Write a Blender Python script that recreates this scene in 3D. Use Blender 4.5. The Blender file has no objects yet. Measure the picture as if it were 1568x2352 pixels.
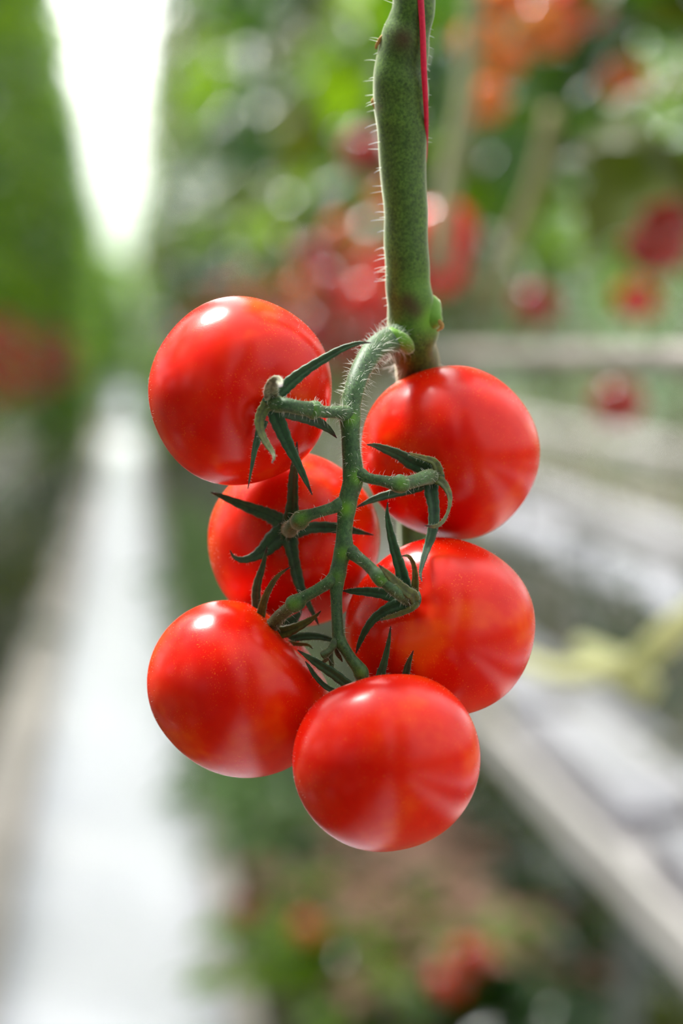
import bpy, math, random
import numpy as np
from mathutils import Vector, Matrix

random.seed(7)
rng = np.random.default_rng(7)
S = bpy.context.scene
COL = S.collection

# ------------------------------------------------------------------ camera
LENS = 85.0
FPX = LENS / 24.0 * 1568.0
W, H = 1568.0, 2352.0
VPX, VPY = 290.0, 805.0
pitch = math.atan((H / 2 - VPY) / FPX)
yaw = math.atan((W / 2 - VPX) / FPX * math.cos(pitch))
CAM = np.array([0.0, 0.0, 1.5])
F = np.array([math.sin(yaw) * math.cos(pitch), math.cos(yaw) * math.cos(pitch), -math.sin(pitch)])
R = np.array([math.cos(yaw), -math.sin(yaw), 0.0])
U = np.cross(R, F)


def P(x, y, d):
    return CAM + d * (F + (x - W / 2) / FPX * R - (y - H / 2) / FPX * U)


def proj(p):
    q = np.asarray(p) - CAM
    d = q @ F
    return (q @ R) / d * FPX + W / 2, -(q @ U) / d * FPX + H / 2, d


cd = bpy.data.cameras.new('camera')
cam = bpy.data.objects.new('camera', cd)
COL.objects.link(cam)
cam.matrix_world = Matrix(((R[0], U[0], -F[0], CAM[0]), (R[1], U[1], -F[1], CAM[1]), (R[2], U[2], -F[2], CAM[2]), (0, 0, 0, 1)))
cd.sensor_fit = 'VERTICAL'
cd.sensor_height = 36.0
cd.sensor_width = 24.0
cd.lens = LENS
cd.clip_start = 0.02
cd.clip_end = 400
cd.dof.use_dof = True
cd.dof.focus_distance = 0.847
cd.dof.aperture_fstop = 4.6
S.camera = cam


# ------------------------------------------------------------------ materials
class NT:
    def __init__(s, name):
        s.m = bpy.data.materials.new(name)
        s.m.use_nodes = True
        s.t = s.m.node_tree
        s.b = s.t.nodes['Principled BSDF']
        s.out = s.t.nodes['Material Output']

    def n(s, ty, **kw):
        nd = s.t.nodes.new(ty)
        for k, v in kw.items():
            if k in nd.inputs.keys():
                nd.inputs[k].default_value = v
            else:
                setattr(nd, k, v)
        return nd

    def l(s, a, b):
        s.t.links.new(a, b)

    def noise(s, scale, detail=3, rough=.5, coord='Object', typ='noise'):
        tc = s.n('ShaderNodeTexCoord')
        if typ == 'noise':
            nz = s.n('ShaderNodeTexNoise')
            nz.inputs['Detail'].default_value = detail
            nz.inputs['Roughness'].default_value = rough
        else:
            nz = s.n('ShaderNodeTexVoronoi')
        nz.inputs['Scale'].default_value = scale
        s.l(tc.outputs[coord], nz.inputs['Vector'])
        return nz.outputs['Fac'] if typ == 'noise' else nz.outputs['Distance']

    def ramp(s, fac, stops):
        r = s.n('ShaderNodeValToRGB')
        cr = r.color_ramp
        while len(cr.elements) < len(stops):
            cr.elements.new(.5)
        for e, (p, c) in zip(cr.elements, stops):
            e.position = p
            e.color = (*c, 1) if len(c) == 3 else c
        s.l(fac, r.inputs['Fac'])
        return r.outputs['Color']

    def mix(s, fac, a, b, mode='MIX'):
        m = s.n('ShaderNodeMix', data_type='RGBA', blend_type=mode)
        for i, v in ((0, fac), (6, a), (7, b)):
            if hasattr(v, 'is_linked') or isinstance(v, bpy.types.NodeSocket):
                s.l(v, m.inputs[i])
            else:
                m.inputs[i].default_value = v if i == 0 else (*v, 1)
        return m.outputs[2]

    def bump(s, h, strength, dist):
        b = s.n('ShaderNodeBump')
        b.inputs['Strength'].default_value = strength
        b.inputs['Distance'].default_value = dist
        s.l(h, b.inputs['Height'])
        return b.outputs['Normal']


def setp(b, **kw):
    for k, v in kw.items():
        k = k.replace('_', ' ')
        b.inputs[k].default_value = (*v, 1) if (isinstance(v, tuple) and len(v) == 3 and 'Radius' not in k) else v


def simple(name, c1, c2=None, scale=8, rough=.6, coord='Object', trans=0, spec=.4, bump=None, detail=4):
    t = NT(name)
    if c2 is not None:
        col = t.ramp(t.noise(scale, detail, .6, coord), [(.3, c1), (.7, c2)])
        t.l(col, t.b.inputs['Base Color'])
    else:
        setp(t.b, Base_Color=c1)
        col = None
    t.b.inputs['Roughness'].default_value = rough
    t.b.inputs['Specular IOR Level'].default_value = spec
    if bump:
        t.l(t.bump(t.noise(bump[0], 4, .6, coord), bump[1], bump[2]), t.b.inputs['Normal'])
    if trans:
        tr = t.n('ShaderNodeBsdfTranslucent')
        if col is not None:
            hs = t.n('ShaderNodeHueSaturation')
            hs.inputs['Saturation'].default_value = 1.15
            hs.inputs['Value'].default_value = 1.7
            hs.inputs['Hue'].default_value = .485
            t.l(col, hs.inputs['Color'])
            t.l(hs.outputs[0], tr.inputs['Color'])
        else:
            tr.inputs['Color'].default_value = (*c1, 1)
        ms = t.n('ShaderNodeMixShader')
        ms.inputs[0].default_value = trans
        t.l(t.b.outputs[0], ms.inputs[1])
        t.l(tr.outputs[0], ms.inputs[2])
        t.l(ms.outputs[0], t.out.inputs['Surface'])
    return t.m


def tomato_mat(name, seed, orange=.5, pore=1.0):
    t = NT(name)
    tc = t.n('ShaderNodeTexCoord')
    mp = t.n('ShaderNodeMapping')
    mp.inputs['Location'].default_value = (seed * 1.3, seed * .7, seed)
    t.l(tc.outputs['Object'], mp.inputs['Vector'])

    def nz(scale, det=3, rough=.5):
        q = t.n('ShaderNodeTexNoise')
        q.inputs['Scale'].default_value = scale
        q.inputs['Detail'].default_value = det
        q.inputs['Roughness'].default_value = rough
        t.l(mp.outputs[0], q.inputs['Vector'])
        return q.outputs['Fac']
    big = t.ramp(nz(38, 3, .55), [(.35, (.60, .003, .0008)), (.5 + .1 * (1 - orange), (.70, .015, .001)), (.70, (.80, .065, .002))])
    # golden freckles under the skin
    fr = t.ramp(nz(1500, 2, .6), [(.60, (0, 0, 0)), (.74, (1, 1, 1))])
    pt = t.ramp(nz(70, 3, .6), [(.42, (0, 0, 0)), (.62, (1, 1, 1))])
    m1 = t.mix(1.0, fr, pt, 'MULTIPLY')
    sc_ = t.n('ShaderNodeMath', operation='MULTIPLY')
    t.l(m1, sc_.inputs[0])
    sc_.inputs[1].default_value = .42
    col = t.mix(sc_.outputs[0], big, (.95, .25, .015))
    t.l(col, t.b.inputs['Base Color'])
    setp(t.b, Roughness=.24, Subsurface_Weight=.30, Subsurface_Scale=.012)
    t.b.inputs['Subsurface Radius'].default_value = (1.0, .12, .05)
    t.b.inputs['Specular IOR Level'].default_value = .26
    t.b.inputs['Coat Weight'].default_value = .0
    t.b.inputs['Coat Roughness'].default_value = .12
    b1 = t.n('ShaderNodeBump')
    b1.inputs['Strength'].default_value = .10 * pore
    b1.inputs['Distance'].default_value = .0002
    t.l(nz(1700, 3, .6), b1.inputs['Height'])
    b2 = t.n('ShaderNodeBump')
    b2.inputs['Strength'].default_value = .10
    b2.inputs['Distance'].default_value = .0012
    t.l(nz(90, 2, .5), b2.inputs['Height'])
    t.l(b1.outputs[0], b2.inputs['Normal'])
    t.l(b2.outputs[0], t.b.inputs['Normal'])
    return t.m


def green_mat(name, dark, light, fuzz=.25, spots=True, scale=900, attr=None):
    """skin of stems: mottled green, dark glands, optional lime patches through a colour attribute"""
    t = NT(name)
    a = t.ramp(t.noise(scale, 3, .65), [(.35, dark), (.68, light)])
    big = t.ramp(t.noise(120, 3, .5), [(.35, (.75, .75, .75)), (.7, (1.25, 1.25, 1.1))])
    c = t.mix(1.0, a, big, 'MULTIPLY')
    if spots:
        sp = t.ramp(t.noise(420, 1, .5, typ='v'), [(.10, (1, 1, 1)), (.26, (0, 0, 0))])
        c = t.mix(t_mul(t, sp, .45), c, tuple(v * .25 for v in dark))
    if attr:
        at = t.n('ShaderNodeAttribute', attribute_name='lime')
        c = t.mix(at.outputs['Fac'], c, (.12, .30, .012))
        at2 = t.n('ShaderNodeAttribute', attribute_name='brown')
        c = t.mix(at2.outputs['Fac'], c, (.05, .022, .006))
    t.l(c, t.b.inputs['Base Color'])
    setp(t.b, Roughness=.55, Subsurface_Weight=.12, Subsurface_Scale=.004)
    t.b.inputs['Subsurface Radius'].default_value = (.4, 1.0, .15)
    t.b.inputs['Sheen Weight'].default_value = fuzz
    t.b.inputs['Sheen Roughness'].default_value = .3
    t.b.inputs['Sheen Tint'].default_value = (.9, .95, .75, 1)
    t.b.inputs['Specular IOR Level'].default_value = .35
    t.l(t.bump(t.noise(scale * 1.2, 3, .6), .35, .00025), t.b.inputs['Normal'])
    return t.m


def t_mul(t, s, v):
    q = t.n('ShaderNodeMath', operation='MULTIPLY')
    t.l(s, q.inputs[0])
    q.inputs[1].default_value = v
    return q.outputs[0]


def sepal_mat(name, dark, light):
    t = NT(name)
    a = t.ramp(t.noise(500, 3, .6), [(.3, dark), (.7, light)])
    uv = t.n('ShaderNodeUVMap')
    sx = t.n('ShaderNodeSeparateXYZ')
    t.l(uv.outputs[0], sx.inputs[0])
    vein = t.ramp(sx.outputs[1], [(.40, (0, 0, 0)), (.5, (1, 1, 1)), (.60, (0, 0, 0))])
    a = t.mix(t_mul(t, vein, .5), a, tuple(v * .35 for v in dark))
    sp = t.ramp(t.noise(700, 1, .5, typ='v'), [(.10, (1, 1, 1)), (.24, (0, 0, 0))])
    a = t.mix(t_mul(t, sp, .6), a, tuple(v * .3 for v in dark))
    tip = t.ramp(sx.outputs[0], [(.90, (0, 0, 0)), (.935, (1, 1, 1))])
    a = t.mix(tip, a, (.018, .009, .007))
    t.l(a, t.b.inputs['Base Color'])
    setp(t.b, Roughness=.5, Subsurface_Weight=.08, Subsurface_Scale=.003)
    t.b.inputs['Sheen Weight'].default_value = .15
    t.b.inputs['Specular IOR Level'].default_value = .35
    t.l(t.bump(t.noise(800, 3, .6), .4, .0002), t.b.inputs['Normal'])
    return t.m


def hair_mat():
    t = NT('plant_hair')
    setp(t.b, Base_Color=(.85, .88, .80), Roughness=.35)
    t.b.inputs['Specular IOR Level'].default_value = .6
    tr = t.n('ShaderNodeBsdfTranslucent')
    tr.inputs['Color'].default_value = (.95, .97, .92, 1)
    ms = t.n('ShaderNodeMixShader')
    ms.inputs[0].default_value = .55
    t.l(t.b.outputs[0], ms.inputs[1])
    t.l(tr.outputs[0], ms.inputs[2])
    t.l(ms.outputs[0], t.out.inputs['Surface'])
    return t.m


M = {}
M['stem'] = green_mat('vine_stem_skin', (.022, .060, .006), (.075, .145, .018), .8, attr=True)
M['truss'] = green_mat('truss_skin', (.018, .058, .020), (.060, .135, .045), .5, attr=True)
M['sepal'] = sepal_mat('sepal_green', (.006, .035, .013), (.022, .082, .026))
M['sepal_olive'] = sepal_mat('sepal_olive', (.030, .045, .006), (.085, .115, .014))
M['sepal_pale'] = sepal_mat('sepal_pale', (.05, .06, .02), (.26, .28, .17))
M['hair'] = hair_mat()
M['fuzz'] = simple('gland_fuzz', (.42, .38, .20), rough=.5, trans=.4)
M['scar'] = simple('leaf_scar', (.26, .13, .03), (.45, .28, .08), 900, .7)
M['twine'] = simple('red_twine', (.50, .008, .045), (.66, .02, .07), 600, .45, trans=.3)
M['brown'] = simple('withered_brown', (.05, .02, .006), (.12, .06, .02), 900, .7)

# ------------------------------------------------------------------ mesh helpers


def link(o, parent=None):
    COL.objects.link(o)
    if parent is not None:
        o.parent = parent
    return o


def mesh_obj(name, verts, faces, mat, parent=None, uvs=None, smooth=True, attrs=None, origin=None):
    verts = np.asarray(verts, dtype=float)
    if origin is not None:
        verts = verts - np.asarray(origin)
    me = bpy.data.meshes.new(name)
    me.from_pydata(verts.tolist(), [], faces if isinstance(faces, list) else faces.tolist())
    if smooth:
        me.polygons.foreach_set('use_smooth', [True] * len(me.polygons))
    if attrs:
        for k, v in attrs.items():
            a = me.attributes.new(k, 'FLOAT', 'POINT')
            a.data.foreach_set('value', np.asarray(v, dtype=np.float32))
    if uvs is not None:
        ul = me.uv_layers.new(name='UVMap')
        li = np.zeros(len(me.loops), dtype=np.int32)
        me.loops.foreach_get('vertex_index', li)
        ul.data.foreach_set('uv', np.asarray(uvs, dtype=np.float32)[li].ravel())
    me.materials.append(mat)
    me.update()
    o = bpy.data.objects.new(name, me)
    if origin is not None:
        o.location = tuple(origin)
    return link(o, parent)


def empty(name, loc=(0, 0, 0)):
    o = bpy.data.objects.new(name, None)
    o.empty_display_size = .02
    o.location = tuple(loc)
    return link(o)


def child(parent, name, verts, faces, mat, **kw):
    """verts in world coordinates; the part is stored relative to its parent's location"""
    base = np.zeros(3)
    p = parent
    while p is not None:
        base = base + np.array(p.location)
        p = p.parent
    return mesh_obj(name, np.asarray(verts) - base, faces, mat, parent=parent, **kw)


def tag(o, label, cat=None, group=None, kind=None):
    if label:
        o['label'] = label
    if cat:
        o['category'] = cat
    if group:
        o['group'] = group
    if kind:
        o['kind'] = kind
    return o


def spline(pts, n=8):
    """Catmull-Rom through rows of pts (any columns)"""
    pts = np.asarray(pts, dtype=float)
    q = np.vstack([2 * pts[0] - pts[1], pts, 2 * pts[-1] - pts[-2]])
    out = []
    for i in range(1, len(q) - 2):
        for k in range(n):
            t = k / n
            a, b, c, d = q[i - 1], q[i], q[i + 1], q[i + 2]
            out.append(.5 * ((2 * b) + (-a + c) * t + (2 * a - 5 * b + 4 * c - d) * t * t + (-a + 3 * b - 3 * c + d) * t ** 3))
    out.append(q[-2])
    return np.array(out)


def frames(c, ref):
    T = np.gradient(c, axis=0)
    T /= np.linalg.norm(T, axis=1)[:, None] + 1e-12
    N = np.zeros_like(T)
    n = ref - T[0] * (ref @ T[0])
    for i in range(len(T)):
        n = n - T[i] * (n @ T[i])
        n /= np.linalg.norm(n) + 1e-12
        N[i] = n
    return T, N, np.cross(T, N)


class Tube:
    def __init__(s, c, r, seg=20, ref=None, lump=.03, cap=True):
        s.c, s.r = np.asarray(c), np.asarray(r)
        ref = -F if ref is None else ref
        s.T, s.N, s.B = frames(s.c, ref)
        n = len(s.c)
        ang = np.linspace(0, 2 * math.pi, seg, endpoint=False)
        ph = rng.uniform(0, 6.28, 4)
        t = np.linspace(0, 1, n)[:, None] * n * .16
        L = 1 + lump * (np.sin(2 * ang + ph[0] + t) * .6 + np.sin(3 * ang + ph[1] - t * 1.7) * .5 + np.sin(t * 2.3 + ph[2] + ang))
        s.L = L
        v = s.c[:, None, :] + (s.r[:, None] * L)[:, :, None] * (np.cos(ang)[None, :, None] * s.N[:, None, :] + np.sin(ang)[None, :, None] * s.B[:, None, :])
        s.v = v.reshape(-1, 3)
        s.f = []
        for i in range(n - 1):
            for k in range(seg):
                k2 = (k + 1) % seg
                s.f.append((i * seg + k, i * seg + k2, (i + 1) * seg + k2, (i + 1) * seg + k))
        if cap:
            a = len(s.v)
            s.v = np.vstack([s.v, s.c[0] - s.T[0] * s.r[0] * .35, s.c[-1] + s.T[-1] * s.r[-1] * .35])
            for k in range(seg):
                k2 = (k + 1) % seg
                s.f.append((k2, k, a))
                s.f.append(((n - 1) * seg + k, (n - 1) * seg + k2, a + 1))
        s.seg, s.n = seg, n
        s.ring = np.repeat(np.arange(n), seg)

    def sample(s, count, silhouette=0.0):
        """random surface points with outward normals"""
        ln = np.linalg.norm(np.diff(s.c, axis=0), axis=1)
        w = ln * (s.r[:-1])
        i = rng.choice(len(ln), count, p=w / w.sum())
        f = rng.random(count)
        a = rng.random(count) * 2 * math.pi
        n = np.cos(a)[:, None] * s.N[i] + np.sin(a)[:, None] * s.B[i]
        if silhouette > 0:
            keep = np.abs(n @ F) < silhouette
            i, f, a, n = i[keep], f[keep], a[keep], n[keep]
        c = s.c[i] * (1 - f[:, None]) + s.c[i + 1] * f[:, None]
        r = s.r[i] * (1 - f) + s.r[i + 1] * f
        return c + n * (r * .97)[:, None], n, s.T[i]


def hairs_geo(p, n, length, rad, droop=.35, segs=3, jitter=.35):
    """thin tapered three-sided hairs that curve"""
    k = len(p)
    length = np.asarray(length) * np.ones(k)
    d = n + rng.normal(0, jitter, (k, 3)) * .6
    d /= np.linalg.norm(d, axis=1)[:, None]
    bend = rng.normal(0, 1, (k, 3))
    bend -= d * np.sum(bend * d, axis=1)[:, None]
    bend /= np.linalg.norm(bend, axis=1)[:, None]
    bend = bend * .5 + np.array([0, 0, -1.0]) * .5
    s1 = np.cross(d, rng.normal(0, 1, (k, 3)))
    s1 /= np.linalg.norm(s1, axis=1)[:, None]
    s2 = np.cross(d, s1)
    V, Fc = [], []
    m = segs
    pts = []
    for j in range(m + 1):
        t = j / m
        c = p + d * (length * t)[:, None] + bend * (length * droop * t * t)[:, None]
        r = rad * (1 - t) ** .7 + rad * .12
        for q in range(3):
            a = q * 2.0944
            pts.append(c + r * (math.cos(a) * s1 + math.sin(a) * s2))
    A = np.stack(pts, axis=1)  # k, 3(m+1), 3
    V = A.reshape(-1, 3)
    base = (np.arange(k) * 3 * (m + 1))[:, None]
    f = []
    for j in range(m):
        for q in range(3):
            q2 = (q + 1) % 3
            f.append(base + np.array([[j * 3 + q, j * 3 + q2, (j + 1) * 3 + q2, (j + 1) * 3 + q]]))
    Fc = np.concatenate(f, axis=0)
    return V, Fc


def hair_part(parent, samples, name='hair', mat=None):
    Vs, Fs, off = [], [], 0
    for (v, f) in samples:
        Vs.append(v)
        Fs.append(f + off)
        off += len(v)
    return tag(child(parent, name, np.vstack(Vs), np.vstack(Fs), mat or M['hair']), 'fine white plant hairs' if mat is None else 'short tan glandular fuzz', kind='stuff')


PX = .86 / FPX   # metres per pixel near the focus

# ------------------------------------------------------------------ the six tomatoes of the truss
TOM = {
    # x0, x1, y0, y1, depth, axis (right, up, toward camera), calyx pixel, dimple depth, dimple width
    'A': dict(box=(340, 762, 680, 1115), d=.865, ax=(.44, -.165, .88), dim=.10, wid=.42, lob=.012, rot=.3),
    'B': dict(box=(830, 1240, 840, 1240), d=.895, ax=(-.25, -.33, .91), dim=.09, wid=.38, lob=.012, rot=1.1),
    'C': dict(box=(477, 873, 1040, 1440), d=.905, ax=(-.07, .15, .98), dim=.12, wid=.42, lob=.014, rot=.2),
    'D': dict(box=(792, 1229, 1234, 1649), d=.872, ax=(-.385, .37, .845), dim=.09, wid=.40, lob=.014, rot=2.0),
    'E': dict(box=(337, 760, 1379, 1787), d=.870, ax=(.70, .69, .12), dim=.25, wid=.62, lob=.010, rot=.5),
    'G': dict(box=(671, 1103, 1548, 1957), d=.830, ax=(-.20, .93, -.30), dim=.16, wid=.45, lob=.008, rot=.9),
}
bodies = {}


def tomato_shape(ax, dim, wid, lob, rot, nu=96, nv=64, squash=.94):
    ax = np.array(ax, float)
    ax /= np.linalg.norm(ax)
    tmp = np.array([0, 0, 1.0]) if abs(ax[2]) < .9 else np.array([1.0, 0, 0])
    e1 = np.cross(ax, tmp)
    e1 /= np.linalg.norm(e1)
    e2 = np.cross(ax, e1)
    V = []
    th = np.linspace(0, math.pi, nv + 1)
    ph = np.linspace(0, 2 * math.pi, nu, endpoint=False)
    for t in th:
        top = math.exp(-(t / wid) ** 2)
        bot = math.exp(-((math.pi - t) / .35) ** 2)
        r = 1 - dim * top - .025 * bot
        lobm = lob * math.sin(t) ** 2 * (.7 + .8 * math.exp(-(t / .9) ** 2))
        if t in (th[0], th[-1]):
            V.append(ax * r * math.cos(t) * squash)
            continue
        rr = r * (1 + lobm * (np.cos(5 * ph + rot) + .6 * np.cos(3 * ph + rot * 2.1) + .8 * np.cos(2 * ph + rot * 3.7)))
        rr = rr + .006 * top * min(1, t / .25) * np.cos(5 * ph + rot)
        s = math.sin(t)
        V.extend((rr * s)[:, None] * (np.cos(ph)[:, None] * e1 + np.sin(ph)[:, None] * e2) + (rr * math.cos(t) * squash)[:, None] * ax)
    V = np.array([np.asarray(v) for v in V])
    f = []
    for k in range(nu):
        f.append((0, 1 + k, 1 + (k + 1) % nu))
    for i in range(nv - 2):
        for k in range(nu):
            a = 1 + i * nu
            f.append((a + k, a + nu + k, a + nu + (k + 1) % nu, a + (k + 1) % nu))
    a = 1 + (nv - 2) * nu
    for k in range(nu):
        f.append((a + k, a + nu, a + (k + 1) % nu))
    return V, f


for key, T in TOM.items():
    x0, x1, y0, y1 = T['box']
    cx, cy = (x0 + x1) / 2, (y0 + y1) / 2
    c = P(cx, cy, T['d'])
    r = ((x1 - x0) + (y1 - y0)) / 4 * T['d'] / FPX
    a = T['ax']
    V, f = tomato_shape((a[0], a[1], a[2]), T['dim'], T['wid'], T['lob'], T['rot'])
    # local frame is right / up / toward the camera
    sc = np.array([1.0, 1.0, 1.0])
    off = np.zeros(2)
    for it in range(6):
        Wd = c + (V[:, [0]] * sc[0] * r + off[0]) * R + (V[:, [1]] * sc[1] * r + off[1]) * U - V[:, [2]] * r * F
        px, py, _ = proj(Wd)
        sc[0] *= (x1 - x0) / (px.max() - px.min())
        sc[1] *= (y1 - y0) / (py.max() - py.min())
        off[0] += (cx - (px.max() + px.min()) / 2) * T['d'] / FPX
        off[1] -= (cy - (py.max() + py.min()) / 2) * T['d'] / FPX
    Wd = c + (V[:, [0]] * sc[0] * r + off[0]) * R + (V[:, [1]] * sc[1] * r + off[1]) * U - V[:, [2]] * r * F
    bodies[key] = dict(V=Wd, f=f, c=c, r=r, cx=cx, cy=cy, rx=(x1 - x0) / 2, ry=(y1 - y0) / 2, d=T['d'])


def surf_depth(key, x, y):
    b = bodies[key]
    q = ((x - b['cx']) / b['rx']) ** 2 + ((y - b['cy']) / b['ry']) ** 2
    if q >= 1.0:
        return 9.0
    return b['d'] - math.sqrt(1 - q) * b['r']


def front(x, y, skip=()):
    return min([surf_depth(k, x, y) for k in bodies if k not in skip] + [9.0])


# sepals: name -> list of (pixel x, y, width px), depth at base, depth at tip (m), material, tilt
SEP = {
    'A': [
        ([(640, 905, 34), (655, 889, 32), (679, 868, 30), (710, 845, 24), (748, 822, 21), (786, 801, 16), (824, 788, 9), (852, 787, 2)], .833, .826, 'sepal', .5),
        ([(624, 915, 34), (622, 900, 34), (625, 883, 29), (634, 873, 22), (643, 876, 17), (645, 889, 8)], .832, .806, 'sepal_pale', -.4),
        ([(613, 929, 30), (600, 950, 26), (595, 972, 22), (601, 997, 18), (613, 1020, 16), (626, 1040, 11), (629, 1052, 6), (624, 1064, 2)], .832, .820, 'sepal_olive', .7),
        ([(606, 965, 22), (597, 990, 20), (585, 1033, 14), (578, 1072, 8), (569, 1123, 2)], .836, .832, 'sepal', .3),
        ([(630, 940, 36), (636, 960, 37), (648, 990, 33), (664, 1026, 27), (682, 1061, 20), (699, 1097, 14), (717, 1137, 2)], .833, .838, 'sepal', -.3),
        ([(645, 945, 16), (662, 952, 20), (697, 959, 24), (730, 970, 24), (755, 987, 15), (773, 1006, 2)], .838, .850, 'sepal', -.8),
    ],
    'B': [
        ([(990, 1082, 36), (977, 1075, 36), (944, 1062, 32), (919, 1046, 26), (883, 1031, 19), (860, 1023, 11), (842, 1021, 2)], .866, .858, 'sepal', .5),
        ([(1006, 1092, 26), (1004, 1075, 23), (995, 1060, 18), (972, 1052, 13), (950, 1045, 8), (935, 1040, 2)], .862, .856, 'sepal_olive', -.7),
        ([(1000, 1098, 28), (1018, 1112, 20), (1031, 1135, 14), (1032, 1160, 9), (1025, 1183, 8), (1014, 1200, 10), (998, 1209, 9), (975, 1207, 2)], .862, .842, 'sepal_olive', .9),
        ([(990, 1105, 34), (990, 1130, 33), (995, 1160, 28), (996, 1192, 26), (990, 1230, 23), (977, 1268, 17), (968, 1300, 11), (965, 1318, 7), (969, 1336, 2)], .863, .849, 'sepal', .2),
        ([(985, 1110, 14), (965, 1120, 18), (931, 1128, 20), (893, 1136, 20), (855, 1148, 15), (819, 1165, 3)], .868, .864, 'sepal', -.3),
    ],
    'C': [
        ([(665, 1215, 44), (669, 1190, 38), (672, 1150, 27), (673, 1110, 24), (676, 1075, 19), (680, 1045, 12), (682, 1014, 2)], .873, .845, 'sepal', .4),
        ([(660, 1212, 44), (640, 1196, 38), (617, 1183, 32), (593, 1174, 29), (549, 1157, 21), (511, 1141, 13), (484, 1131, 2)], .873, .878, 'sepal', .3),
        ([(655, 1220, 46), (630, 1240, 46), (606, 1264, 34), (580, 1280, 21), (556, 1286, 15), (537, 1279, 8), (528, 1264, 2)], .873, .870, 'sepal', -.5),
        ([(664, 1222, 46), (667, 1248, 36), (674, 1284, 27), (682, 1322, 27), (692, 1355, 21), (710, 1391, 13), (723, 1417, 8), (732, 1437, 2)], .873, .875, 'sepal', .4),
        ([(668, 1218, 44), (686, 1218, 34), (715, 1212, 27), (753, 1211, 26), (792, 1215, 22), (817, 1220, 15), (858, 1229, 2)], .873, .872, 'sepal', -.3),
    ],
    'D': [
        ([(938, 1366, 26), (928, 1340, 31), (919, 1304, 27), (905, 1258, 22), (894, 1212, 16), (889, 1180, 9), (890, 1153, 2)], .842, .838, 'sepal', .3),
        ([(950, 1366, 18), (953, 1345, 18), (953, 1315, 13), (948, 1292, 10), (937, 1277, 8), (921, 1277, 2)], .841, .832, 'sepal_olive', .8),
        ([(954, 1382, 22), (948, 1368, 27), (935, 1359, 25), (910, 1338, 21), (889, 1317, 15), (868, 1296, 2)], .839, .826, 'sepal_olive', -.4),
        ([(930, 1378, 28), (905, 1370, 32), (878, 1363, 26), (843, 1359, 21), (809, 1358, 14), (786, 1357, 2)], .843, .850, 'sepal', .2),
        ([(935, 1384, 26), (910, 1392, 32), (887, 1402, 27), (859, 1421, 20), (839, 1448, 16), (825, 1478, 11), (817, 1501, 2)], .842, .853, 'sepal', -.3),
        ([(956, 1379, 20), (946, 1396, 16), (914, 1411, 12), (891, 1418, 9), (873, 1425, 3)], .840, .839, 'sepal_olive', .9),
    ],
    'E': [
        ([(614, 1452, 14), (597, 1425, 18), (590, 1395, 21), (588, 1364, 21), (592, 1336, 19), (602, 1305, 14), (608, 1280, 9), (613, 1256, 2)], .874, .868, 'sepal', .4),
        ([(606, 1455, 20), (597, 1432, 22), (600, 1405, 21), (608, 1375, 17), (622, 1345, 14), (641, 1320, 9), (668, 1301, 2)], .868, .855, 'sepal_olive', -.5),
        ([(616, 1449, 20), (630, 1453, 28), (655, 1451, 29), (681, 1441, 22), (709, 1426, 15), (726, 1414, 8), (737, 1403, 2)], .866, .856, 'sepal_olive', .4),
        ([(630, 1460, 14), (660, 1467, 18), (695, 1462, 19), (728, 1462, 16), (756, 1468, 11), (774, 1474, 3)], .872, .870, 'sepal', .2),
        ([(640, 1468, 14), (656, 1475, 14), (681, 1479, 10), (706, 1481, 7), (718, 1490, 2)], .870, .866, 'sepal_olive', -.4),
        ([(625, 1450, 16), (650, 1440, 26), (672, 1425, 24), (687, 1410, 10), (693, 1400, 2)], .874, .876, 'sepal', -.4),
    ],
    'G': [
        ([(835, 1598, 18), (800, 1574, 23), (768, 1549, 24), (734, 1527, 20), (709, 1510, 13), (683, 1493, 2)], .846, .842, 'sepal', .3),
        ([(830, 1600, 10), (800, 1600, 13), (773, 1591, 13), (745, 1575, 12), (723, 1552, 11), (711, 1533, 8), (701, 1519, 2)], .849, .850, 'sepal', -.4),
        ([(850, 1600, 20), (866, 1575, 22), (874, 1549, 21), (883, 1518, 16), (892, 1476, 10), (897, 1438, 2)], .847, .842, 'sepal', .4),
        ([(860, 1605, 18), (905, 1585, 20), (928, 1560, 20), (937, 1526, 14), (949, 1494, 2)], .850, .842, 'sepal', -.3),
    ],
}
CALYX = {'A': (628, 926, .835), 'B': (993, 1096, .865), 'C': (664, 1216, .875), 'D': (942, 1376, .844), 'E': (618, 1455, .872), 'G': (842, 1598, .850)}


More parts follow.
